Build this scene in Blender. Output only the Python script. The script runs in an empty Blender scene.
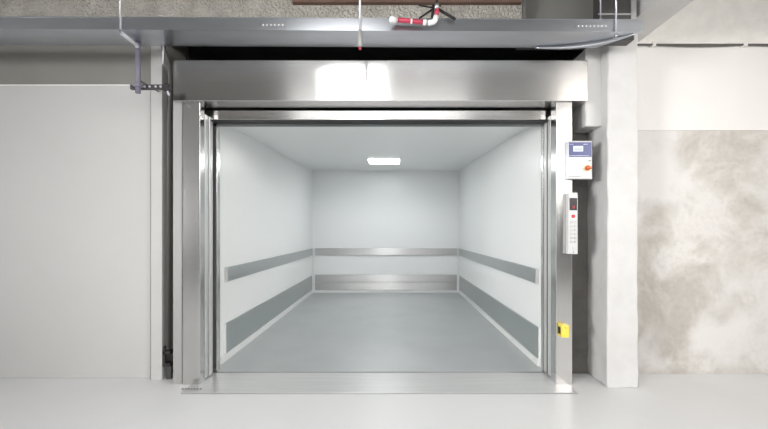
import bpy, bmesh, math, random
from mathutils import Vector, Matrix, noise
random.seed(4)
S = bpy.context.scene
COL = S.collection
CX, HY, F = 392.0, 231.0, 400.0          # principal point and focal length of a 768 x 429 frame
CAMZ = 1.10

def X(px, Y): return (px - CX) / F * Y
def Z(py, Y): return CAMZ - (py - HY) / F * Y
def P(px, py, Y): return Vector((X(px, Y), Y, Z(py, Y)))

# ------------------------------------------------------------------ materials
def new_mat(name):
    m = bpy.data.materials.new(name); m.use_nodes = True
    nt = m.node_tree
    return m, nt, nt.nodes['Principled BSDF']

def plain(name, col, rough=0.5, metal=0.0, emit=None, estr=0.0, spec=0.5):
    m, nt, b = new_mat(name)
    b.inputs['Base Color'].default_value = (*col, 1)
    b.inputs['Roughness'].default_value = rough
    b.inputs['Metallic'].default_value = metal
    b.inputs['Specular IOR Level'].default_value = spec
    if emit:
        b.inputs['Emission Color'].default_value = (*emit, 1)
        b.inputs['Emission Strength'].default_value = estr
    return m

def noisy(name, c1, c2, scale=3.0, rough=0.6, bump=0.0, bscale=60.0, metal=0.0, lo=0.35, hi=0.65, detail=6,
          stretch=(1, 1, 1), bdist=0.01, bdetail=6):
    m, nt, b = new_mat(name)
    N, L = nt.nodes, nt.links
    tc = N.new('ShaderNodeTexCoord'); mp = N.new('ShaderNodeMapping')
    mp.inputs['Scale'].default_value = stretch
    L.new(tc.outputs['Object'], mp.inputs['Vector'])
    n = N.new('ShaderNodeTexNoise'); n.inputs['Scale'].default_value = scale; n.inputs['Detail'].default_value = detail
    n.inputs['Roughness'].default_value = 0.6
    L.new(mp.outputs['Vector'], n.inputs['Vector'])
    r = N.new('ShaderNodeValToRGB')
    r.color_ramp.elements[0].position = lo; r.color_ramp.elements[0].color = (*c1, 1)
    r.color_ramp.elements[1].position = hi; r.color_ramp.elements[1].color = (*c2, 1)
    L.new(n.outputs['Fac'], r.inputs['Fac']); L.new(r.outputs['Color'], b.inputs['Base Color'])
    b.inputs['Roughness'].default_value = rough; b.inputs['Metallic'].default_value = metal
    if bump:
        n2 = N.new('ShaderNodeTexNoise'); n2.inputs['Scale'].default_value = bscale; n2.inputs['Detail'].default_value = bdetail
        L.new(tc.outputs['Object'], n2.inputs['Vector'])
        bp = N.new('ShaderNodeBump'); bp.inputs['Strength'].default_value = bump; bp.inputs['Distance'].default_value = bdist
        L.new(n2.outputs['Fac'], bp.inputs['Height']); L.new(bp.outputs['Normal'], b.inputs['Normal'])
    return m

def brushed(name, col, rough=0.3, axis='Z', aniso=0.85, stretch=(2, 2, 220), var=0.06):
    """brushed stainless steel: fine streaks along one direction and an anisotropic highlight across them"""
    m, nt, b = new_mat(name)
    N, L = nt.nodes, nt.links
    tc = N.new('ShaderNodeTexCoord'); mp = N.new('ShaderNodeMapping'); mp.inputs['Scale'].default_value = stretch
    L.new(tc.outputs['Object'], mp.inputs['Vector'])
    n = N.new('ShaderNodeTexNoise'); n.inputs['Scale'].default_value = 1.0; n.inputs['Detail'].default_value = 3
    L.new(mp.outputs['Vector'], n.inputs['Vector'])
    mr = N.new('ShaderNodeMapRange'); mr.inputs['To Min'].default_value = rough - var; mr.inputs['To Max'].default_value = rough + var
    L.new(n.outputs['Fac'], mr.inputs['Value']); L.new(mr.outputs['Result'], b.inputs['Roughness'])
    hs = N.new('ShaderNodeMixRGB'); hs.inputs['Color1'].default_value = (*[c * 0.93 for c in col], 1)
    hs.inputs['Color2'].default_value = (*[min(1, c * 1.05) for c in col], 1)
    L.new(n.outputs['Fac'], hs.inputs['Fac']); L.new(hs.outputs['Color'], b.inputs['Base Color'])
    b.inputs['Metallic'].default_value = 1.0
    if aniso:
        tg = N.new('ShaderNodeTangent'); tg.direction_type = 'RADIAL'; tg.axis = axis
        L.new(tg.outputs['Tangent'], b.inputs['Tangent'])
        b.inputs['Anisotropic'].default_value = aniso
    return m

M = {}
M['steel_h'] = brushed('brushed_steel_horizontal', (0.71, 0.70, 0.688), 0.205, 'X', 0.93, (0.5, 2, 260), 0.02)
M['steel_rail'] = brushed('brushed_steel_rail', (0.54, 0.535, 0.53), 0.36, 'X', 0.97, (0.6, 2, 260), 0.025)
M['steel_v'] = brushed('brushed_steel_vertical', (0.68, 0.675, 0.665), 0.21, 'Z', 0.2, (120, 120, 1), 0.02)
M['steel_dull'] = brushed('dull_steel', (0.58, 0.61, 0.61), 0.40, 'Z', 0.0, (3, 3, 160))
M['sill'] = noisy('satin_sill_steel', (0.70, 0.70, 0.70), (0.78, 0.78, 0.78), 2.0, 0.30, metal=0.45, stretch=(1, 30, 1))
M['door_edge'] = brushed('satin_door_steel', (0.74, 0.74, 0.73), 0.32, 'Z', 0.5, (220, 220, 2))
M['door_edge'].node_tree.nodes['Principled BSDF'].inputs['Metallic'].default_value = 0.6
M['flange'] = plain('grey_sheet', (0.36, 0.36, 0.355), 0.45, 0.2)
M['dark_sheet'] = plain('dark_sheet', (0.055, 0.055, 0.055), 0.5)
M['steel_dark'] = plain('dark_steel', (0.10, 0.10, 0.10), 0.4, 0.8)
M['black'] = plain('black_rubber_and_gaps', (0.015, 0.015, 0.015), 0.6)
M['galv'] = noisy('galvanised_steel', (0.45, 0.47, 0.505), (0.53, 0.55, 0.585), 2.0, 0.29, metal=1.0, stretch=(0.6, 3, 3))
M['rod'] = plain('zinc_rod', (0.62, 0.62, 0.66), 0.35, 0.7)
M['white_steel'] = plain('white_painted_steel', (0.80, 0.80, 0.80), 0.4)
M['car_white'] = plain('white_car_laminate', (0.89, 0.905, 0.903), 0.28, spec=0.45)
M['car_ceiling'] = plain('car_ceiling_coating', (0.85, 0.87, 0.868), 0.30, spec=0.5)
M['panel_face'] = plain('call_panel_face', (0.58, 0.58, 0.58), 0.4)
M['button'] = plain('button_face', (0.70, 0.70, 0.70), 0.4)
M['skirt'] = plain('white_skirting', (0.82, 0.83, 0.82), 0.4)
M['panel'] = noisy('white_wall_board', (0.51, 0.51, 0.503), (0.535, 0.535, 0.528), 0.9, 0.5, 0.03, 40)
M['post'] = noisy('light_grey_paint', (0.50, 0.50, 0.49), (0.53, 0.53, 0.52), 2.0, 0.5)
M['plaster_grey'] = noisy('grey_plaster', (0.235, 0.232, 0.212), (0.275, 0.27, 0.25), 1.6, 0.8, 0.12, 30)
M['concrete_rough'] = noisy('rough_concrete', (0.58, 0.55, 0.49), (0.78, 0.745, 0.68), 7.0, 0.9, 1.0, 48, bdist=0.06, bdetail=3)
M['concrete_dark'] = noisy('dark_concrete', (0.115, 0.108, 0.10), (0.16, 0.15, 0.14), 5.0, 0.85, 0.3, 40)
M['concrete_top'] = noisy('light_rough_plaster', (0.80, 0.775, 0.74), (0.87, 0.845, 0.81), 9.0, 0.9, 0.5, 90)
M['white_plaster'] = noisy('white_plaster', (0.79, 0.765, 0.745), (0.82, 0.795, 0.775), 1.2, 0.8, 0.05, 30)
M['column'] = noisy('column_plaster', (0.585, 0.578, 0.57), (0.64, 0.635, 0.63), 4.0, 0.8, 0.25, 25)
M['brown'] = noisy('brown_board', (0.17, 0.10, 0.075), (0.23, 0.145, 0.11), 4.0, 0.7)
M['ceiling'] = noisy('ceiling_concrete', (0.22, 0.215, 0.205), (0.28, 0.275, 0.265), 2.0, 0.85)
M['shaft'] = noisy('shaft_concrete', (0.05, 0.05, 0.05), (0.08, 0.08, 0.08), 2.0, 0.9)
M['lamp'] = plain('lit_diffuser', (0.9, 0.9, 0.9), 0.5, emit=(0.97, 1.0, 1.0), estr=16.5)
M['pipe_lilac'] = plain('grey_violet_pipe', (0.20, 0.19, 0.25), 0.45)
M['pipe_light'] = plain('pale_pipe', (0.58, 0.58, 0.63), 0.4)
M['red'] = plain('red_paint', (0.52, 0.05, 0.095), 0.4)
M['red_button'] = plain('red_button', (0.62, 0.05, 0.06), 0.35)
M['yellow'] = plain('yellow_plastic', (0.85, 0.66, 0.09), 0.4)
M['box_white'] = plain('box_white_plastic', (0.60, 0.60, 0.60), 0.4)
M['blue'] = plain('blue_violet_label', (0.05, 0.062, 0.20), 0.35)
M['lcd'] = plain('lit_lcd', (0.45, 0.50, 0.62), 0.3, emit=(0.75, 0.85, 1.0), estr=0.2)
M['orange'] = plain('orange_red_knob', (0.60, 0.10, 0.015), 0.4)
M['knob_plate'] = plain('knob_plate', (0.80, 0.58, 0.22), 0.45)
M['dark_glass'] = plain('dark_display', (0.05, 0.04, 0.045), 0.2)
M['grey_ink'] = plain('grey_ink', (0.25, 0.25, 0.27), 0.5)
M['white_ink'] = plain('white_ink', (0.75, 0.77, 0.85), 0.5)
M['cable'] = plain('dark_cable', (0.10, 0.095, 0.09), 0.5)
M['clip'] = plain('white_clip', (0.80, 0.78, 0.75), 0.5)
M['key'] = plain('chrome', (0.6, 0.6, 0.6), 0.2, 1.0)

def concrete_wall():
    """bare beige concrete with paler washes and small pits"""
    m, nt, b = new_mat('bare_concrete')
    N, L = nt.nodes, nt.links
    tc = N.new('ShaderNodeTexCoord')
    n1 = N.new('ShaderNodeTexNoise'); n1.inputs['Scale'].default_value = 2.1; n1.inputs['Detail'].default_value = 7; n1.inputs['Roughness'].default_value = 0.62
    n1.inputs['Distortion'].default_value = 0.5
    L.new(tc.outputs['Object'], n1.inputs['Vector'])
    r1 = N.new('ShaderNodeValToRGB')
    e = r1.color_ramp.elements
    e[0].position = 0.40; e[0].color = (0.475, 0.445, 0.41, 1)
    e[1].position = 0.60; e[1].color = (0.68, 0.66, 0.635, 1)
    e2 = e.new(0.50); e2.color = (0.56, 0.535, 0.50, 1)
    L.new(n1.outputs['Fac'], r1.inputs['Fac'])
    # fine speckle
    n2 = N.new('ShaderNodeTexNoise'); n2.inputs['Scale'].default_value = 26; n2.inputs['Detail'].default_value = 5
    L.new(tc.outputs['Object'], n2.inputs['Vector'])
    r2 = N.new('ShaderNodeValToRGB')
    r2.color_ramp.elements[0].position = 0.30; r2.color_ramp.elements[0].color = (0.90, 0.89, 0.88, 1)
    r2.color_ramp.elements[1].position = 0.55; r2.color_ramp.elements[1].color = (1, 1, 1, 1)
    L.new(n2.outputs['Fac'], r2.inputs['Fac'])
    mx = N.new('ShaderNodeMixRGB'); mx.blend_type = 'MULTIPLY'; mx.inputs['Fac'].default_value = 0.8
    L.new(r1.outputs['Color'], mx.inputs['Color1']); L.new(r2.outputs['Color'], mx.inputs['Color2'])
    # plaster splashes in pale streaks
    n3 = N.new('ShaderNodeTexNoise'); n3.inputs['Scale'].default_value = 1.7; n3.inputs['Detail'].default_value = 6; n3.inputs['Distortion'].default_value = 0.4
    L.new(tc.outputs['Object'], n3.inputs['Vector'])
    r3 = N.new('ShaderNodeValToRGB'); r3.color_ramp.elements[0].position = 0.50; r3.color_ramp.elements[0].color = (0, 0, 0, 1)
    r3.color_ramp.elements[1].position = 0.64; r3.color_ramp.elements[1].color = (1, 1, 1, 1)
    L.new(n3.outputs['Fac'], r3.inputs['Fac'])
    mx2 = N.new('ShaderNodeMixRGB'); mx2.inputs['Color2'].default_value = (0.71, 0.695, 0.675, 1)
    L.new(r3.outputs['Color'], mx2.inputs['Fac']); L.new(mx.outputs['Color'], mx2.inputs['Color1'])
    L.new(mx2.outputs['Color'], b.inputs['Base Color'])
    b.inputs['Roughness'].default_value = 0.85
    bp = N.new('ShaderNodeBump'); bp.inputs['Strength'].default_value = 0.35; bp.inputs['Distance'].default_value = 0.01
    L.new(n2.outputs['Fac'], bp.inputs['Height']); L.new(bp.outputs['Normal'], b.inputs['Normal'])
    return m
M['concrete'] = concrete_wall()

def polished_floor():
    m, nt, b = new_mat('polished_concrete_floor')
    N, L = nt.nodes, nt.links
    tc = N.new('ShaderNodeTexCoord')
    n1 = N.new('ShaderNodeTexNoise'); n1.inputs['Scale'].default_value = 1.3; n1.inputs['Detail'].default_value = 6; n1.inputs['Distortion'].default_value = 0.6
    L.new(tc.outputs['Object'], n1.inputs['Vector'])
    r = N.new('ShaderNodeValToRGB')
    r.color_ramp.elements[0].position = 0.38; r.color_ramp.elements[0].color = (0.81, 0.815, 0.822, 1)
    r.color_ramp.elements[1].position = 0.62; r.color_ramp.elements[1].color = (0.84, 0.845, 0.85, 1)
    L.new(n1.outputs['Fac'], r.inputs['Fac']); L.new(r.outputs['Color'], b.inputs['Base Color'])
    mr = N.new('ShaderNodeMapRange'); mr.inputs['To Min'].default_value = 0.34; mr.inputs['To Max'].default_value = 0.40
    L.new(n1.outputs['Fac'], mr.inputs['Value']); L.new(mr.outputs['Result'], b.inputs['Roughness'])
    b.inputs['Specular IOR Level'].default_value = 0.5
    return m
M['floor'] = polished_floor()

def car_floor_mat():
    """steel floor with a fine rolled pattern of small ribs"""
    m, nt, b = new_mat('patterned_steel_floor')
    N, L = nt.nodes, nt.links
    tc = N.new('ShaderNodeTexCoord')
    w = N.new('ShaderNodeTexWave'); w.wave_type = 'BANDS'; w.bands_direction = 'DIAGONAL'; w.inputs['Scale'].default_value = 26
    L.new(tc.outputs['Object'], w.inputs['Vector'])
    mp = N.new('ShaderNodeMapping'); mp.inputs['Scale'].default_value = (-1, 1, 1)
    L.new(tc.outputs['Object'], mp.inputs['Vector'])
    w2 = N.new('ShaderNodeTexWave'); w2.wave_type = 'BANDS'; w2.bands_direction = 'DIAGONAL'; w2.inputs['Scale'].default_value = 26
    L.new(mp.outputs['Vector'], w2.inputs['Vector'])
    mx = N.new('ShaderNodeMath'); mx.operation = 'MAXIMUM'
    L.new(w.outputs['Fac'], mx.inputs[0]); L.new(w2.outputs['Fac'], mx.inputs[1])
    bp = N.new('ShaderNodeBump'); bp.inputs['Strength'].default_value = 0.25; bp.inputs['Distance'].default_value = 0.004
    L.new(mx.outputs[0], bp.inputs['Height']); L.new(bp.outputs['Normal'], b.inputs['Normal'])
    n = N.new('ShaderNodeTexNoise'); n.inputs['Scale'].default_value = 2.5; n.inputs['Detail'].default_value = 5
    L.new(tc.outputs['Object'], n.inputs['Vector'])
    r = N.new('ShaderNodeValToRGB')
    r.color_ramp.elements[0].position = 0.35; r.color_ramp.elements[0].color = (0.545, 0.565, 0.57, 1)
    r.color_ramp.elements[1].position = 0.65; r.color_ramp.elements[1].color = (0.585, 0.605, 0.61, 1)
    L.new(n.outputs['Fac'], r.inputs['Fac']); L.new(r.outputs['Color'], b.inputs['Base Color'])
    b.inputs['Metallic'].default_value = 0.4; b.inputs['Roughness'].default_value = 0.36
    return m
M['car_floor'] = car_floor_mat()

# ------------------------------------------------------------------ mesh helpers
class MB:
    def __init__(self): self.bm = bmesh.new()
    def box(self, x0, x1, y0, y1, z0, z1, bev=0.0, seg=2):
        x0, x1 = min(x0, x1), max(x0, x1); y0, y1 = min(y0, y1), max(y0, y1); z0, z1 = min(z0, z1), max(z0, z1)
        g = bmesh.ops.create_cube(self.bm, size=1.0)['verts']
        for v in g:
            v.co = Vector((x0 + (v.co.x + .5) * (x1 - x0), y0 + (v.co.y + .5) * (y1 - y0), z0 + (v.co.z + .5) * (z1 - z0)))
        if bev:
            es = list({e for v in g for e in v.link_edges})
            bmesh.ops.bevel(self.bm, geom=es, offset=bev, segments=seg, affect='EDGES', profile=0.5)
        return self
    def prism(self, pts, axis, a, b):
        """pts: 2D outline; extruded along axis ('x','y','z') from a to b"""
        def mk(p, t):
            if axis == 'x': return Vector((t, p[0], p[1]))
            if axis == 'y': return Vector((p[0], t, p[1]))
            return Vector((p[0], p[1], t))
        A = [self.bm.verts.new(mk(p, a)) for p in pts]; B = [self.bm.verts.new(mk(p, b)) for p in pts]
        n = len(pts)
        self.bm.faces.new(A); self.bm.faces.new(B[::-1])
        for i in range(n): self.bm.faces.new((A[i], B[i], B[(i + 1) % n], A[(i + 1) % n]))
        bmesh.ops.recalc_face_normals(self.bm, faces=self.bm.faces[:])
        return self
    def tube(self, pts, r, n=12):
        pts = [Vector(p) for p in pts]
        rings = []
        up = None
        for i, p in enumerate(pts):
            if i == 0: d = (pts[1] - p).normalized()
            elif i == len(pts) - 1: d = (p - pts[i - 1]).normalized()
            else: d = ((pts[i + 1] - p).normalized() + (p - pts[i - 1]).normalized()).normalized()
            if up is None:
                up = Vector((0, 0, 1)) if abs(d.z) < 0.9 else Vector((0, 1, 0))
            u = d.cross(up).normalized(); w = u.cross(d).normalized(); up = w
            rr = r[i] if isinstance(r, (list, tuple)) else r
            rings.append([self.bm.verts.new(p + (u * math.cos(t) + w * math.sin(t)) * rr) for t in [2 * math.pi * k / n for k in range(n)]])
        fs = []
        for a, b in zip(rings, rings[1:]):
            for k in range(n):
                f = self.bm.faces.new((a[k], a[(k + 1) % n], b[(k + 1) % n], b[k])); f.smooth = True; fs.append(f)
        fs.append(self.bm.faces.new(rings[0][::-1])); fs.append(self.bm.faces.new(rings[-1]))
        bmesh.ops.recalc_face_normals(self.bm, faces=fs)
        return self
    def build(self, name, mat, parent=None, kind=None):
        bm = self.bm
        cs = [v.co.copy() for v in bm.verts]
        lo = Vector([min(c[i] for c in cs) for i in range(3)]); hi = Vector([max(c[i] for c in cs) for i in range(3)])
        c = Vector(((lo.x + hi.x) / 2, (lo.y + hi.y) / 2, lo.z))
        bmesh.ops.translate(bm, verts=bm.verts[:], vec=-c)
        me = bpy.data.meshes.new(name); bm.to_mesh(me); bm.free()
        me.materials.append(M[mat] if isinstance(mat, str) else mat)
        o = bpy.data.objects.new(name, me); COL.objects.link(o)
        w = c
        if parent:
            o.parent = parent
            q = parent
            off = Vector((0, 0, 0))
            while q: off += Vector(q.location); q = q.parent
            w = c - off
        o.location = w
        if kind: o['kind'] = kind
        return o

def bend(pts, r=0.03, k=6):
    """round the corners of a polyline"""
    pts = [Vector(p) for p in pts]; out = [pts[0]]
    for a, b, c in zip(pts, pts[1:], pts[2:]):
        ra = min(r, (a - b).length * .45, (c - b).length * .45)
        p0 = b + (a - b).normalized() * ra; p2 = b + (c - b).normalized() * ra
        for i in range(k + 1):
            t = i / k; out.append(p0 * (1 - t) ** 2 + b * 2 * t * (1 - t) + p2 * t * t)
    out.append(pts[-1]); return out

def tag(o, label, cat, group=None):
    o['label'] = label; o['category'] = cat
    if group: o['group'] = group
    return o
def thing(name, loc, label, cat, group=None):
    o = bpy.data.objects.new(name, None); COL.objects.link(o); o.location = loc; o.empty_display_size = 0.1
    return tag(o, label, cat, group)

def rough_grid(mb, seed, amp, scale=9.0):
    for v in mb.bm.verts:
        n = noise.noise_vector(v.co * scale + Vector((seed, 0, 0)))
        v.co += n * amp
    return mb

# ------------------------------------------------------------------ the setting
XL, XR, YB, ZC = -9.0, 6.5, -6.0, 2.90
MB().box(XL, XR, YB, 2.70, -0.2, 0.0).box(XL, X(180, 2.7), 2.70, 3.3, -0.2, 0.0).box(1.262, XR, 2.70, 3.3, -0.2, 0.0).build('floor', 'floor', kind='structure')
MB().box(XL, XR, YB, 3.3, ZC, ZC + 0.2).build('ceiling', 'ceiling', kind='structure')
# left wall: a plastered wall with a proud white board below
MB().box(XL, -1.70, 3.02, 3.30, 0.0, 2.75).build('wall_left', 'plaster_grey', kind='structure')
MB().box(XL, X(150.5, 2.99), 2.99, 3.02, 0.0, Z(85.5, 2.99), 0.003).build('trim_1', 'panel', kind='structure')
MB().box(X(150.8, 2.95), X(162, 2.95), 2.95, 3.02, 0.0, 2.52, 0.003).build('trim_2', 'post', kind='structure')
MB().box(XL, X(150.5, 2.99), 2.985, 3.02, Z(85.8, 2.99), Z(84.6, 2.99)).build('trim_7', 'white_plaster', kind='structure')
# rough lintel above the opening, with a recessed darker stretch on its right
MB().box(XL, X(522, 2.99), 2.99, 3.06, 2.52, ZC).build('wall_front', 'concrete_rough', kind='structure')
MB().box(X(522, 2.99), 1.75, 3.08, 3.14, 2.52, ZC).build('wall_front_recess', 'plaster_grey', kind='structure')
MB().box(X(523, 2.99), X(526, 2.99), 3.0, 3.08, 2.52, ZC).build('trim_3', 'plaster_grey', kind='structure')
MB().box(X(292, 2.95), X(522, 2.95), 2.95, 2.99, Z(2.2, 2.95), ZC).build('trim_4', 'brown', kind='structure')
# right side: recess beside the jamb, column, beam, wall
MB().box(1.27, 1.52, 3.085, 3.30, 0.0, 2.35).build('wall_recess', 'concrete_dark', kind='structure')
cm = MB().box(1.51, 1.722, 2.80, 3.10, 0.0, 2.545, 0.006, 1)
bmesh.ops.subdivide_edges(cm.bm, edges=[e for e in cm.bm.edges if e.calc_length() > 0.08], cuts=26, use_grid_fill=True)
rough_grid(cm, 2.0, 0.008).build('concrete_column', 'column', kind='structure')
cb = MB().box(1.396, 1.512, 2.885, 3.09, Z(126, 2.885), 2.42, 0.006, 1)
bmesh.ops.subdivide_edges(cb.bm, edges=[e for e in cb.bm.edges if e.calc_length() > 0.06], cuts=8, use_grid_fill=True)
rough_grid(cb, 5.0, 0.004).build('concrete_corbel', 'column', kind='structure')
MB().box(1.65, 1.88, YB, 3.08, 2.54, ZC).build('ceiling_beam', 'column', kind='structure')
MB().box(1.70, XR, 3.08, 3.30, 0.0, ZC).build('wall_right', 'concrete', kind='structure')
MB().box(1.71, XR, 3.072, 3.08, Z(130.5, 3.08), Z(44, 3.08)).build('trim_5', 'white_plaster', kind='structure')
MB().box(1.71, XR, 3.045, 3.08, Z(43.5, 3.045), ZC).build('trim_6', 'concrete_top', kind='structure')
# hall walls beside and behind the camera; the rear one is open above a parapet
MB().box(XL - 0.2, XL, YB, 3.3, 0.0, ZC).build('wall_hall_left', 'concrete_dark', kind='structure')
MB().box(XR, XR + 0.2, YB, 3.3, 0.0, ZC).build('wall_hall_right', 'white_plaster', kind='structure')
MB().box(XL, -2.9, YB - 0.2, YB, 0.0, ZC).box(3.7, XR, YB - 0.2, YB, 0.0, ZC).box(-2.9, 3.7, YB - 0.2, YB, 0.0, 0.25).build('wall_hall_rear', 'concrete_dark', kind='structure')
# shaft around the car
MB().box(-1.95, -1.68, 3.30, 7.6, -0.3, 2.75).build('wall_shaft_left', 'shaft', kind='structure')
MB().box(1.50, 1.75, 3.30, 7.6, -0.3, 2.75).build('wall_shaft_right', 'shaft', kind='structure')
MB().box(-1.95, 1.75, 7.6, 7.8, -0.3, 2.75).build('wall_shaft_rear', 'shaft', kind='structure')
MB().box(-1.95, 1.75, 3.14, 7.8, 2.75, 2.95).build('ceiling_shaft', 'shaft', kind='structure')
MB().box(-1.95, 1.75, 2.72, 7.8, -0.5, -0.3).build('floor_shaft', 'shaft', kind='structure')

# ------------------------------------------------------------------ landing door frame
fr = thing('elevator_entrance', (0, 2.95, 0), 'brushed stainless steel landing door frame with deep header, around the freight elevator opening', 'elevator doorway')
ZH = 2.023
MB().box(-1.555, 1.392, 2.84, 3.0, ZH, 2.314, 0.004).build('header_panel', 'steel_h', fr)
MB().box(X(182.5, 2.86), -1.373, 2.86, 2.93, 0, ZH, 0.003).build('jamb', 'steel_v', fr)
MB().box(1.174, 1.289, 2.86, 2.955, 0, ZH, 0.003).build('jamb', 'steel_v', fr)
MB().box(-1.577, X(182, 2.88), 2.88, 2.905, 0, 2.25, 0.003).build('side_flange', 'flange', fr)
MB().box(1.289, 1.305, 2.90, 3.08, 0, ZH, 0.002).build('side_flange', 'steel_dark', fr)
MB().box(-1.40, 1.19, 3.01, 3.10, 1.938, 2.008, 0.003).build('door_track', 'steel_h', fr)
MB().box(-1.40, 1.19, 3.015, 3.10, 1.930, 1.938).build('track_seal', 'black', fr)
# telescopic panel edges parked in the reveals
for y0, y1, x in ((2.945, 2.99, -1.375), (3.005, 3.055, -1.368)):
    MB().box(x - 0.22, x, y0, y1, 0.012, 1.96, 0.003).build('door_panel', 'door_edge', fr)
for y0, y1, x in ((2.985, 3.035, 1.180), (3.065, 3.105, 1.178)):
    MB().box(x, x + 0.09, y0, y1, 0.012, 1.96, 0.003).build('door_panel', 'door_edge', fr)
for x0, x1, y in ((-1.58, -1.387, 2.937), (-1.58, -1.387, 2.997)):
    MB().box(x0, x1, y - 0.007, y + 0.008, 0.012, 1.96).build('gap_shade', 'black', fr)  # black strips put the shade of the panel gaps into colour
for x0, x1, y0, y1 in ((1.186, 1.27, 2.955, 2.985), (1.186, 1.27, 3.035, 3.065)):
    MB().box(x0, x1, y0, y1, 0.012, 1.96).build('gap_shade', 'black', fr)  # black strips stand in for dark gaps and dark reflections
sx0, sx1 = X(179, 2.7), 1.262
MB().box(sx0, sx1, 2.714, 3.092, -0.2, 0.003, 0.002, 1).build('sill_plate', 'sill', fr)
MB().box(sx0, sx1, 2.70, 2.714, -0.2, -0.004).build('sill_joint', 'black', fr)
MB().box(sx0, sx1, 3.092, 3.114, -0.2, -0.012).build('sill_gap', 'black', fr)
for i in range(7):
    px = 183 + i * 3.0
    MB().tube([(X(px, 2.78), 2.775, 0.002), (X(px, 2.78), 2.775, 0.007)], 0.006, 8).build('anchor_bolt', 'steel_dark', fr)

# ------------------------------------------------------------------ car
car = thing('elevator_car', (-0.11, 5.1, 0), 'white walled freight elevator car with steel rails, open inside the steel door frame', 'elevator')
WL, WR, Y0, Y1 = -1.42, 1.20, 3.132, 7.15
ZF, ZBk = 2.000, 2.181                    # the ceiling rises a little towards the rear
MB().box(WL, WR, Y0, Y1, -0.06, 0.0).build('floor_plate', 'car_floor', car)
MB().prism([(Y0 + .02, 0), (Y1, 0), (Y1, ZBk + .03), (Y0 + .02, ZF + .03)], 'x', WL - 0.04, WL).build('side_wall', 'car_white', car)
MB().prism([(Y0 + .02, 0), (Y1, 0), (Y1, ZBk + .03), (Y0 + .02, ZF + .03)], 'x', WR, WR + 0.04).build('side_wall', 'car_white', car)
MB().box(WL - 0.04, WR + 0.04, Y1, Y1 + 0.04, -0.06, ZBk + 0.05).build('back_wall', 'car_white', car)
MB().prism([(Y0 + .02, ZF), (Y1, ZBk), (Y1, ZBk + .05), (Y0 + .02, ZF + .05)], 'x', WL, WR).build('ceiling_panel', 'car_ceiling', car)
# front posts
MB().box(-1.40, 1.19, 3.118, 3.19, 1.932, 2.02).build('door_header', 'steel_dark', car)
MB().box(sx0 + 0.05, sx1 - 0.05, 3.116, 3.131, -0.1, -0.012).build('sill_edge', 'black', car)
MB().box(-1.42, -1.363, 3.118, 3.175, 0.0, 1.98, 0.003).build('front_post', 'steel_v', car)
MB().box(1.178, 1.235, 3.125, 3.165, 0.0, 1.98, 0.003).build('front_post', 'steel_v', car)
def zc(y): return ZF + (ZBk - ZF) * (y - Y0 - .02) / (Y1 - Y0 - .02)
# ceiling lamp
ya, yb = 5.60, 6.10
fx = MB().prism([(ya - .012, zc(ya) - .008), (yb + .012, zc(yb) - .008), (yb + .012, zc(yb) + .002), (ya - .012, zc(ya) + .002)], 'x', -0.345, 0.115).build('lamp_frame', 'white_steel', car)
MB().prism([(ya, zc(ya) - .011), (yb, zc(yb) - .011), (yb, zc(yb) - .007), (ya, zc(ya) - .007)], 'x', -0.335, 0.105).build('diffuser', 'lamp', fx)
# bumper rails and kick plates
def rail(x0, x1, y0, y1, along):
    r = MB().box(x0, x1, y0, y1, 0.668, 0.790, 0.004).build('bumper_rail', 'steel_dull' if along == 'y' else 'steel_rail', car)
    return r
rl = rail(WL, WL + 0.022, 3.41, 7.05, 'y')
MB().box(WL, WL + 0.024, 3.385, 3.412, 0.668, 0.790, 0.003).build('end_cap', 'post', rl)
rr = rail(WR - 0.022, WR, 3.29, 7.05, 'y')
MB().box(WR - 0.024, WR, 3.265, 3.292, 0.668, 0.790, 0.003).build('end_cap', 'post', rr)
rail(WL + 0.045, WR - 0.045, Y1 - 0.022, Y1, 'x')
for x0, x1, ys in ((WL, WL + 0.012, 3.40), (WR - 0.012, WR, 3.25)):
    k = MB().box(x0, x1, ys, 7.06, 0.06, 0.315, 0.002, 1).build('kick_plate', 'steel_dull', car)
    MB().box(min(x0, x1) if x0 < 0 else x0 - 0.001, x1 + (0.001 if x0 < 0 else 0), ys - 0.022, ys - 0.001, 0.06, 0.315).build('edge_strip', 'skirt', k)
MB().box(WL + 0.045, WR - 0.045, Y1 - 0.014, Y1, 0.192, 0.318, 0.002, 1).build('kick_plate', 'steel_rail', car)
MB().box(WL + 0.045, WR - 0.045, Y1 - 0.014, Y1, 0.045, 0.187, 0.002, 1).build('kick_plate', 'steel_rail', car)
for x0, x1 in ((WL, WL + 0.018), (WR - 0.018, WR)):
    MB().box(x0, x1, 3.25, Y1 - 0.02, 0.0, 0.058, 0.003).build('skirting', 'skirt', car)
MB().box(WL + 0.018, WR - 0.018, Y1 - 0.02, Y1, 0.0, 0.042, 0.003).build('skirting', 'skirt', car)
for x0, x1 in ((WL, WL + 0.03), (WR - 0.03, WR)):
    MB().box(x0, x1, Y1 - 0.035, Y1, 0.0, 0.80, 0.004).build('corner_post', 'skirt', car)

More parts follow.
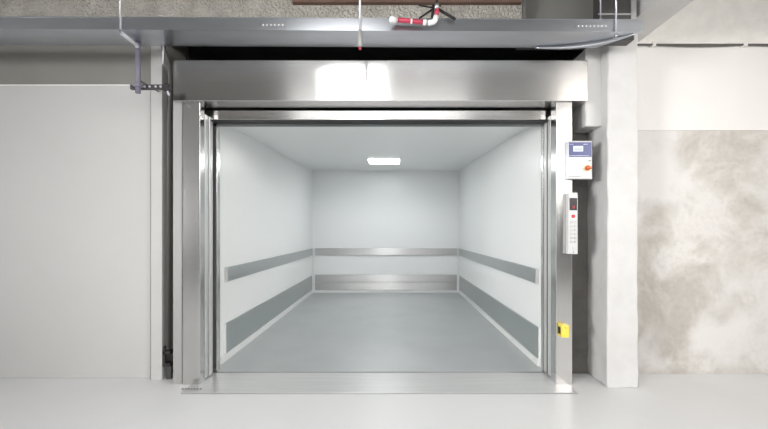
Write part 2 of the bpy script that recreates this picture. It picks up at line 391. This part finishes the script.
# ------------------------------------------------------------------ cable tray above the header
tr = thing('cable_tray', (-2.0, 2.64, 2.36), 'long galvanised steel cable tray running across above the elevator header', 'cable tray')
def zt(x): return -0.0047 * (x + 0.45)
ZB, ZT, YF, YR = 2.367, 2.444, 2.53, 2.75
def sheared(mb):
    for v in mb.bm.verts: v.co.z += zt(v.co.x)
    return mb
xe = 1.585
sheared(MB().prism([(XL, YF), (xe, YF), (1.40, YR), (XL, YR)], 'z', ZB, ZB + 0.003)).build('tray_bottom', 'galv', tr)
sheared(MB().box(XL, xe, YF - 0.003, YF, ZB, ZT)).build('tray_side', 'galv', tr)
sheared(MB().box(XL, 1.40, YR, YR + 0.003, ZB, ZT)).build('tray_side', 'galv', tr)
sheared(MB().box(XL, xe, YF - 0.006, YF + 0.02, ZT - 0.003, ZT + 0.002)).build('tray_lip', 'galv', tr)
# curled rear corner at the open right end
cv = []
for i in range(13):
    t = i / 12
    cv.append(Vector((X(536 + 98 * t, 2.735 - 0.19 * t ** 2), 2.735 - 0.19 * t ** 2, ZB - 0.006 + zt(1.2) - 0.010 * math.sin(math.pi * t))))
MB().tube(cv, [0.004 + 0.008 * math.sin(math.pi * i / 12) for i in range(13)], 8).build('curled_edge', 'galv', tr)
for px0, n, py in ((262.5, 6, 25.6), (577, 8, 26.3)):
    sp = sheared(MB().box(X(px0 - 3, YF), X(px0 + n * 3.9, YF), YF - 0.006, YF - 0.003, 2.385, 2.425, 0.001, 1)).build('slot_plate', 'galv', tr)  # plate added to carry the row of slot discs
    for i in range(n):
        x = X(px0 + 1 + i * 3.9, YF); z = Z(py, YF) + zt(x) * 0.3
        MB().tube([(x, YF - 0.004, z), (x, YF - 0.009, z)], 0.0048, 8).build('bolt_or_slot', 'white_steel', sp)  # white discs stand in for perforations with light coming through

# threaded rods holding the tray
def rod(px, Y, py_end, r, label, extra=None):
    x = X(px, Y)
    t = thing('threaded_rod', (x, Y, Z(py_end, Y)), label, 'rod', 'rods hanging from the ceiling')
    MB().tube([(x, Y, Z(py_end, Y)), (x, Y, ZC + 0.01)], r, 10).build('shank', 'rod', t)
    return t, x
t, x = rod(120.5, 2.512, 32, 0.0055, 'thin pale steel rod in front of the tray, above the bent violet conduit')
MB().tube([(x, 2.512, Z(34, 2.512)), (x, 2.512, Z(30.5, 2.512))], 0.011, 6).build('nut', 'pipe_lilac', t)
t, x = rod(360, 2.512, 40, 0.008, 'thick steel rod with a long coupling and red tip, beside the red pipe')
MB().tube([(x, 2.512, Z(47, 2.512)), (x, 2.512, Z(45.5, 2.512)), (x, 2.512, Z(32, 2.512)), (x, 2.512, Z(30.5, 2.512))], [0.010, 0.0155, 0.0155, 0.011], 12).build('coupling', 'flange', t)
MB().tube([(x, 2.512, Z(49.5, 2.512)), (x, 2.512, Z(47, 2.512))], 0.008, 10).build('tip', 'red', t)
t, x = rod(600.5, 2.60, 20, 0.0045, 'thin rod ending behind the tray, left of the dark metal box')
MB().tube([(x, 2.60, Z(22, 2.60)), (x, 2.60, Z(19, 2.60))], 0.010, 6).build('nut', 'rod', t)
t, x = rod(616, 2.515, 36, 0.0055, 'thin rod in front of the tray at its right end, nearest the concrete beam')
MB().tube([(x, 2.515, Z(37, 2.515)), (x, 2.515, Z(34.5, 2.515))], 0.011, 6).build('nut', 'galv', t)

# bent conduit, its bracket, and cables on the left of the header
cd = thing('conduit', (X(138, 2.70), 2.70, 2.03), 'grey violet bent conduit dropping from the cable tray left of the steel header', 'conduit')
MB().tube(bend([(X(120.5, 2.512), 2.506, 2.347), (X(136.5, 2.68), 2.68, 2.347), (X(138, 2.70), 2.70, 2.325)], 0.03), 0.012, 12).build('elbow_arm', 'pipe_light', cd)
MB().tube([(X(138, 2.70), 2.70, 2.03), (X(138, 2.70), 2.70, 2.335)], 0.0165, 14).build('drop_pipe', 'pipe_lilac', cd)
MB().tube([(X(138, 2.70), 2.70, 2.325), (X(138, 2.70), 2.70, 2.3725)], 0.0185, 14).build('coupling', 'pipe_lilac', cd)
bk = thing('strut_bracket', (X(140, 2.73), 2.73, 2.06), 'short dark perforated strut bracket clamping the bent violet conduit to the wall post', 'bracket')
zb = Z(87.3, 2.73)
x0, x1 = X(131, 2.73), X(165.5, 2.73)
MB().box(x0, x1, 2.7175, 2.745, zb - 0.016, zb + 0.016, 0.002, 1).build('bar', 'steel_dark', bk)
MB().tube([(-1.722, 2.722, zb + .004), (-1.722, 2.722, Z(80, 2.722)), (-1.722, 2.952, Z(80, 2.722))], 0.005, 8).build('standoff', 'steel_dark', bk)
MB().box(X(162.5, 2.72), X(169.5, 2.72), 2.7125, 2.75, zb - 0.024, zb + 0.024, 0.006).build('end_clamp', 'black', bk)
MB().tube([P(167.5, 91, 2.725), P(169, 95.5, 2.725)], 0.007, 8).build('bolt_or_slot', 'pipe_light', bk)
for px in (134, 145, 150, 156, 161):
    MB().tube([(X(px, 2.72), 2.719, zb), (X(px, 2.72), 2.713, zb)], 0.008, 8).build('bolt_or_slot', 'rod' if px > 140 else 'black', bk)
MB().box(X(138, 2.70) - 0.024, X(138, 2.70) + 0.024, 2.674, 2.72, zb - 0.011, zb + 0.011, 0.004).build('clamp', 'pipe_lilac', bk)

hk = MB()
hk.tube(bend([P(158, 42.5, 2.752), P(162.5, 42, 2.762), P(163.4, 47, 2.765), P(162.8, 64, 2.765)], 0.02), 0.0055, 8)
tag(hk.build('hanger_hook', 'pipe_light'), 'small pale bent hook under the tray, above the left wall post', 'hook')
cbl = MB()
cbl.tube(bend([P(163.5, 46, 2.80), P(166, 58, 2.83), P(169.5, 68, 2.87), P(170, 78, 2.90), P(170.5, 95, 2.95), P(169, 120, 2.965), Vector((X(168.3, 2.965), 2.965, 0.22))], 0.05), 0.016, 8)
tag(cbl.build('black_cable', 'cable'), 'black cable running down the dark slot left of the steel door frame', 'cable')
# clamp at the foot of the slot
cl = thing('pipe_clamp', (X(168, 2.97), 2.97, 0.0), 'small black clamp low in the dark slot left of the door frame', 'clamp')
MB().box(X(164.5, 2.97), X(172, 2.97), 2.945, 3.01, 0.10, 0.125, 0.004).build('lower_jaw', 'black', cl)
MB().box(X(164.5, 2.97), X(172, 2.97), 2.945, 3.01, 0.19, 0.215, 0.004).build('upper_jaw', 'black', cl)
MB().box(X(165, 2.97), X(167, 2.97), 2.945, 2.965, 0.125, 0.25, 0.003).build('screw_plate', 'black', cl)
MB().box(X(166.5, 2.97), X(171.5, 2.97), 2.965, 2.99, 0.0, 0.10, 0.003).build('foot', 'steel_dark', cl)
# dark back of the slot
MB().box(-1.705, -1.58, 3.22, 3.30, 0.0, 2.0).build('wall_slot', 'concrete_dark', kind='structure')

# ------------------------------------------------------------------ red sprinkler pipe
Ysp = 2.47
sp = thing('sprinkler_pipe', P(436, 6, Ysp), 'short red pipe with white fittings and black straps hanging in front of the cable tray', 'pipe')
MB().tube([P(394, 19.6, Ysp), P(424, 22.3, Ysp)], 0.0145, 14).build('red_pipe', 'red', sp)
MB().tube([P(391.5, 19.9, Ysp - 0.03), P(391.8, 19.7, Ysp - 0.025), P(396.3, 19.8, Ysp)], [0.015, 0.021, 0.017], 14).build('end_coupling', 'white_steel', sp)
MB().tube([P(391.0, 20, Ysp - 0.034), P(391.4, 20, Ysp - 0.028)], 0.012, 12).build('end_plug', 'clip', sp)
for px in (411.5,):
    MB().tube([P(px - .9, 19.6 + (px - 394) * .09, Ysp), P(px + .9, 19.6 + (px - 393) * .09, Ysp)], 0.0155, 12).build('sleeve', 'white_steel', sp)
MB().tube([P(423, 22.2, Ysp), P(426.5, 22.6, Ysp)], 0.0175, 12).build('collar', 'white_steel', sp)
MB().tube(bend([P(427.5, 23, Ysp), P(434.5, 22, Ysp), P(436.2, 16, Ysp)], 0.045), 0.0165, 12).build('elbow', 'white_steel', sp)
MB().tube([P(436.2, 16.5, Ysp), P(437.2, 8.5, Ysp)], 0.0135, 12).build('red_pipe', 'red', sp)
MB().tube([P(436.6, 9.5, Ysp), P(436.8, 4, Ysp), P(436.8, 3.5, Ysp)], [0.015, 0.015, 0.009], 12).build('cap', 'steel_dull', sp)
for a, b, r in (((436, 7), (419, 18.5), 0.006), ((435, 8), (418.5, 5.2), 0.005), ((438, 9), (455.5, 19.5), 0.0085), ((433.5, 5), (432.3, 17.5), 0.009), ((436, 5), (441, 6), 0.004)):
    MB().tube([P(*a, Ysp + 0.022), P(*b, Ysp + 0.022)], r, 6).build('strap', 'black', sp)
MB().tube([P(436.8, 4, Ysp), (X(436.8, Ysp), Ysp, ZC + 0.01)], 0.007, 8).build('hanger', 'black', sp)

# dark sheet metal box standing on the right end of the tray
bx = thing('metal_box', (1.5, 2.66, ZT), 'dark grey sheet metal box on the tray at its right end, beside the concrete beam', 'metal box')
bz = ZB + 0.003 - 0.0085
MB().box(1.372, 1.60, 2.64, 2.73, bz, 2.88, 0.003, 1).build('body', 'dark_sheet', bx)
MB().box(1.36, 1.61, 2.636, 2.641, 2.525, 2.535).build('seam_rail', 'flange', bx)
MB().box(1.575, 1.61, 2.634, 2.641, 2.46, 2.88).build('edge_rail', 'flange', bx)

# ------------------------------------------------------------------ control box
Yc = 2.82
def rx(px, Y=Yc): return X(px, Y)
cbx = thing('control_box', ((1.242 + 1.415) / 2, 2.84, 1.464), 'white control box with blue top and orange knob beside the right door jamb', 'control box')
MB().box(1.242, 1.415, Yc + 0.004, 2.858, 1.464, 1.739, 0.004).build('case', 'galv', cbx)
cov = MB().box(1.246, 1.411, Yc, Yc + 0.006, 1.468, 1.735, 0.003).build('cover', 'box_white', cbx)
lab = MB().box(rx(568.9), rx(591.6), Yc - 0.0015, Yc, Z(157, Yc), Z(142.2, Yc), 0.0005, 1).build('blue_label', 'blue', cbx)
lcd = MB().box(rx(573), rx(583), Yc - 0.004, Yc - 0.0015, Z(151.6, Yc), Z(146, Yc), 0.001, 1).build('screen', 'lcd', cbx)
for py in (148.2, 149.8):
    MB().box(rx(574.2), rx(581.6), Yc - 0.0046, Yc - 0.004, Z(py + .28, Yc), Z(py - .28, Yc)).build('text_line', 'grey_ink', lcd)
for a, b, py in ((569.6, 573, 144.3), (583.5, 587.5, 144.3), (569.5, 588.8, 155.7)):
    q = MB(); x = rx(a)
    while x < rx(b):
        w = random.uniform(0.002, 0.005); q.box(x, x + w, Yc - 0.0021, Yc - 0.0015, Z(py + .22, Yc), Z(py - .22, Yc)); x += w + 0.002
    q.build('text_line', 'white_ink', lab)
kp = MB().tube([(rx(587.4), Yc, Z(168.1, Yc)), (rx(587.4), Yc - 0.004, Z(168.1, Yc))], 0.0235, 20).build('knob_plate', 'knob_plate', cbx)
kn = MB().tube([(rx(587.4), Yc - 0.004, Z(168.1, Yc)), (rx(587.4), Yc - 0.018, Z(168.1, Yc)), (rx(587.4), Yc - 0.02, Z(168.1, Yc))], [0.018, 0.016, 0.013], 20)
kn.box(rx(587.4) - 0.020, rx(587.4) + 0.020, Yc - 0.030, Yc - 0.018, Z(168.1, Yc) - 0.0065, Z(168.1, Yc) + 0.0065, 0.003)
kn.build('knob', 'orange', cbx)
MB().box(rx(588.4), rx(591), Yc - 0.001, Yc, Z(161.4, Yc), Z(160, Yc)).build('name_plate', 'grey_ink', cov)
q = MB().prism([(rx(569.2), Z(177, Yc)), (rx(570.4), Z(177, Yc)), (rx(569.8), Z(175.6, Yc))], 'y', Yc - 0.001, Yc)
q.build('warning_mark', 'grey_ink', cov)
q = MB()
for i in range(6): q.box(rx(571.2 + i * 1.6), rx(572.3 + i * 1.6), Yc - 0.001, Yc, Z(176.9, Yc), Z(176.2, Yc))
q.build('text_line', 'grey_ink', cov)

# ------------------------------------------------------------------ call panel
Yp = 2.815
def qx(px): return X(px, Yp)
cp = thing('call_panel', (1.274, 2.84, 0.937), 'tall narrow steel call button panel below the white control box', 'call panel')
MB().box(1.2407, 1.3075, Yp, 2.858, Z(254.1, Yp), Z(192.6, Yp), 0.003).build('face_plate', 'panel_face', cp)
ds = MB().box(qx(569.4), qx(577.0), Yp - 0.002, Yp, Z(210.3, Yp), Z(198, Yp), 0.001, 1).build('display', 'dark_glass', cp)
rd = plain('red_digits', (0.3, 0.02, 0.02), 0.4, emit=(1, 0.05, 0.05), estr=0.35)
q = MB()
for a, b, c, d in ((572, 574.5, 206.1, 206.5), (572, 574.5, 207.8, 208.2), (574.2, 574.6, 206.1, 208.2)):
    q.box(qx(a), qx(b), Yp - 0.0026, Yp - 0.002, Z(d, Yp), Z(c, Yp))
q.build('digit', rd, ds)
MB().tube([(qx(573), Yp, Z(216.2, Yp)), (qx(573), Yp - 0.008, Z(216.2, Yp)), (qx(573), Yp - 0.010, Z(216.2, Yp))], [0.0135, 0.013, 0.010], 16).build('alarm_button', 'red_button', cp)
MB().box(qx(569.6), qx(576.8), Yp - 0.0012, Yp, Z(218.6, Yp), Z(213.8, Yp)).build('button_plate', 'knob_plate' if False else 'skirt', cp)
for i in range(6):
    py = 222.3 + i * 3.9
    for px in (571.3, 575.0):
        bt = MB().tube([(qx(px), Yp, Z(py, Yp)), (qx(px), Yp - 0.004, Z(py, Yp))], 0.0075, 12).build('button', 'key', cp)
        MB().tube([(qx(px), Yp - 0.004, Z(py, Yp)), (qx(px), Yp - 0.005, Z(py, Yp))], 0.0055, 12).build('button_face', 'button', bt)
MB().tube([(qx(573.9), Yp, Z(248.4, Yp)), (qx(573.9), Yp - 0.004, Z(248.4, Yp))], 0.0105, 14).build('key_switch', 'steel_dull', cp)
for py in (194.5, 252.3):
    MB().tube([(qx(573.2), Yp, Z(py, Yp)), (qx(573.2), Yp - 0.002, Z(py, Yp))], 0.004, 10).build('screw', 'key', cp)

# ------------------------------------------------------------------ yellow block low on the right jamb
yb_ = thing('socket_box', (1.21, 2.825, 0.355), 'small yellow box with black opening low on the right door jamb', 'box')
MB().box(1.183, 1.238, 2.79, 2.858, 0.355, 0.443, 0.006).build('housing', 'yellow', yb_)
MB().box(1.180, 1.184, 2.806, 2.846, 0.375, 0.424, 0.002, 1).build('opening', 'black', yb_)
MB().tube([(1.211, 2.791, 0.424), (1.211, 2.7875, 0.424)], 0.004, 10).build('screw', 'key', yb_)

# ------------------------------------------------------------------ cable on the right wall
pts = []
for i in range(41):
    t = i / 40; px = 636.5 + t * 420
    dip = 0
    if px < 654: dip = 0
    elif px < 745: dip = 1.3 * math.sin(math.pi * (px - 654) / 91)
    else: dip = 1.0 * math.sin(math.pi * ((px - 745) % 92) / 92)
    pts.append((X(px, 3.055), 3.055, Z(44.3 + dip, 3.055)))
tag(MB().tube(pts, 0.0095, 8).build('wall_cable', 'cable'), 'dark cable sagging along the right wall above the white plaster band', 'cable')
for px, lb in ((654, 'small white clip on the wall cable, nearest the concrete column'), (745.5, 'small white clip on the wall cable, nearest the right edge of the photo')):
    c = MB().box(X(px - 1.6, 3.045), X(px + 1.6, 3.045), 3.036, 3.075, Z(46.2, 3.045), Z(41.8, 3.045), 0.003)
    tag(c.build('cable_clip', 'clip'), lb, 'cable clip', 'clips on the wall cable')

# ------------------------------------------------------------------ light
def area(name, loc, size, power, col=(1, 1, 1), rot=(0, 0, 0)):
    l = bpy.data.lights.new(name, 'AREA'); l.shape = 'RECTANGLE'; l.size, l.size_y = size; l.energy = power; l.color = col
    o = bpy.data.objects.new(name, l); COL.objects.link(o); o.location = loc; o.rotation_euler = rot; return o
area('hall_ceiling_light', (-0.47, 0.45, 2.88), (0.74, 1.7), 36, (1, 0.99, 0.97))
area('hall_side_light', (3.6, -0.8, 2.80), (1.8, 2.4), 88, (1.0, 0.955, 0.90), (math.radians(52), 0, 0))
area('rear_fill', (-0.2, -3.6, 2.70), (4.2, 1.0), 110, (1.0, 0.99, 0.98), (math.radians(58), 0, 0))  # added frontal fill, no fixture there; takes over from stronger world light
def aim(o, p): o.rotation_euler = (Vector(p) - o.location).to_track_quat('-Z', 'Y').to_euler()
lf = area('left_fill', (-8.3, -3.8, 1.75), (2.6, 2.0), 41, (1.0, 0.985, 0.97)); lf.data.spread = math.radians(44)  # added narrow fill that brightens the column's left face
aim(lf, (1.5, 3.0, 1.1))
rt = area('right_fill', (4.6, -1.0, 2.5), (1.6, 1.2), 17, (1.0, 0.98, 0.96)); rt.data.spread = math.radians(60)  # added narrow fill that brightens the car's left wall
aim(rt, (-1.4, 4.0, 1.0))
w = bpy.data.worlds.new('daylight'); S.world = w; w.use_nodes = True
w.node_tree.nodes['Background'].inputs['Color'].default_value = (0.93, 0.97, 1.0, 1)
w.node_tree.nodes['Background'].inputs['Strength'].default_value = 1.0

# ------------------------------------------------------------------ camera
cd_ = bpy.data.cameras.new('camera'); co = bpy.data.objects.new('camera', cd_); COL.objects.link(co)
co.location = (0, 0, CAMZ); co.rotation_euler = (math.pi / 2, 0, 0)
cd_.sensor_fit = 'HORIZONTAL'; cd_.sensor_width = 36.0; cd_.lens = F / 768 * 36.0
cd_.shift_x = -(CX - 384) / 768; cd_.shift_y = (HY - 214.5) / 768
cd_.clip_start = 0.02
S.camera = co
S.view_settings.view_transform = 'Standard'; S.view_settings.look = 'None'
S.view_settings.exposure = 0.25; S.view_settings.gamma = 1.0; S.view_settings.use_curve_mapping = False
